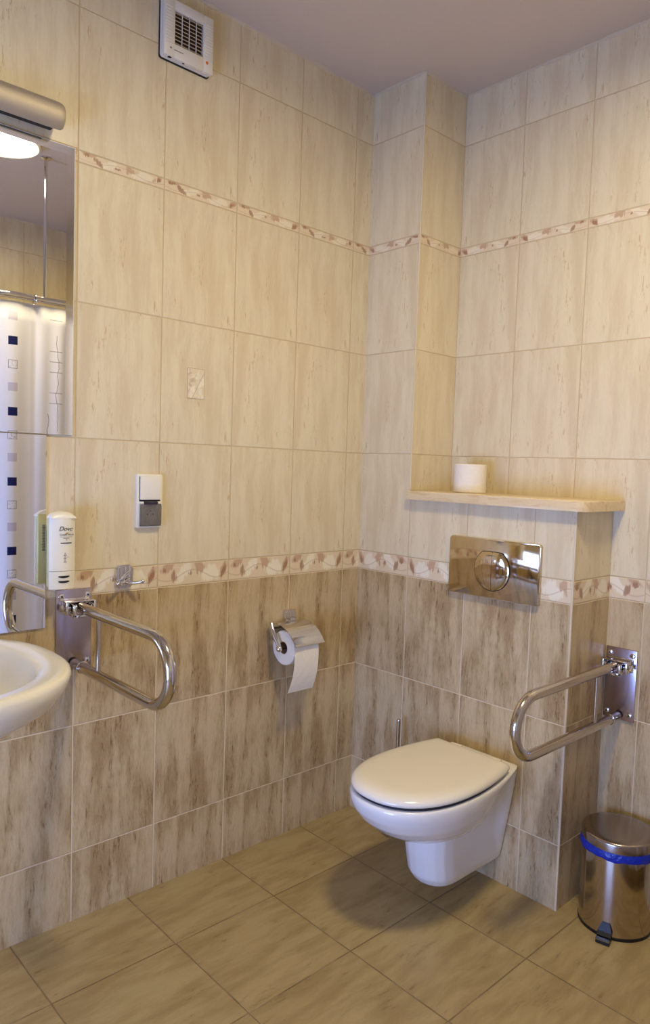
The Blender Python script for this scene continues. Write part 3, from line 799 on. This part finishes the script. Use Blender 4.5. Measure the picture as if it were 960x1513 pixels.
for i in range(len(cp)):
    if L_[i] >= s_next:
        s_next += .145; x, y = cp[i]; a = cp[max(i-1, 0)]; b = cp[min(i+1, len(cp)-1)]
        tx, ty = b[0]-a[0], b[1]-a[1]; q = math.hypot(tx, ty); nx, ny = ty/q, -tx/q
        ring = [(x+nx*.021*math.cos(t_), y+ny*.021*math.cos(t_), RZ-.006+.024*math.sin(t_)) for t_ in [2*PI*k/22 for k in range(23)]]
        m = MB(); m.tube(ring, .003, 8); m.build('curtain_ring', M['chrome'], sc_)

# ------------------------------------------------------------------ ceiling lamp (its glow shows in the mirror)
LX, LY = 1.362, -.84
cl = thing('ceiling_lamp', (LX, LY, ZC), 'round lit ceiling lamp, its glow reflected at the top of the mirror', 'lamp')
m = MB(); m.lathe([(.150, 0), (.153, .004), (.153, .052), (.148, .056), (.143, .052), (.142, .046), (.01, .046)], (LX, LY, ZC), (0,0,-1), 64); m.build('lamp_base', M['white'], cl)
m = MB(); m.lathe([(.141, .0465), (.140, .0500), (.10, .0515), (.001, .0520)], (LX, LY, ZC), (0,0,-1), 64); m.build('lamp_shade', M['lamp_glow'], cl)
LAMP = 79.
for l in M['lamp_glow'].node_tree.nodes:
    if l.type == 'BSDF_PRINCIPLED': l.inputs['Emission Strength'].default_value = LAMP

# ------------------------------------------------------------------ cool daylight fill through the added window
wd = bpy.data.worlds.new('World'); S.world = wd; wd.use_nodes = True
bg = wd.node_tree.nodes['Background']; bg.inputs[0].default_value = (.28, .43, 1.0, 1); bg.inputs[1].default_value = 13.0
ld = bpy.data.lights.new('fill_window_portal', 'AREA'); ld.shape = 'RECTANGLE'; ld.size = WX1-WX0; ld.size_y = WZ1-WZ0
ld.cycles.is_portal = True
lo_ = bpy.data.objects.new('fill_window_portal', ld); COL.objects.link(lo_)
lo_.location = ((WX0+WX1)/2, YS-.10, (WZ0+WZ1)/2); lo_.rotation_euler = (PI/2, 0, 0)   # faces +y into the room

# ------------------------------------------------------------------ camera
yaw, pitch, roll = .79795, -.06348, .03472
fw = Vector((-math.sin(yaw)*math.cos(pitch), math.cos(yaw)*math.cos(pitch), math.sin(pitch)))
rt = Vector((math.cos(yaw), math.sin(yaw), 0)); up = rt.cross(fw)
r2 = rt*math.cos(roll)+up*math.sin(roll); u2 = up*math.cos(roll)-rt*math.sin(roll)
cam = bpy.data.cameras.new('camera'); co = bpy.data.objects.new('camera', cam); COL.objects.link(co)
mx = Matrix((r2, u2, -fw)).transposed().to_4x4(); mx.translation = Vector((1.9351, -1.92088, 1.30124)); co.matrix_world = mx
cam.sensor_fit = 'HORIZONTAL'; cam.sensor_width = 36; cam.lens = 1074.098/960*36
cam.shift_x = -42.41/960; cam.shift_y = 2.23/960; cam.clip_start = .02
S.camera = co
S.view_settings.view_transform = 'Standard'; S.view_settings.look = 'None'; S.view_settings.gamma = 1
S.view_settings.use_curve_mapping = False; S.view_settings.exposure = 0.68
S.cycles.max_bounces = 6; S.cycles.diffuse_bounces = 3; S.cycles.glossy_bounces = 4
S.cycles.caustics_refractive = False; S.cycles.adaptive_threshold = .02
S.cycles.sample_clamp_indirect = 6
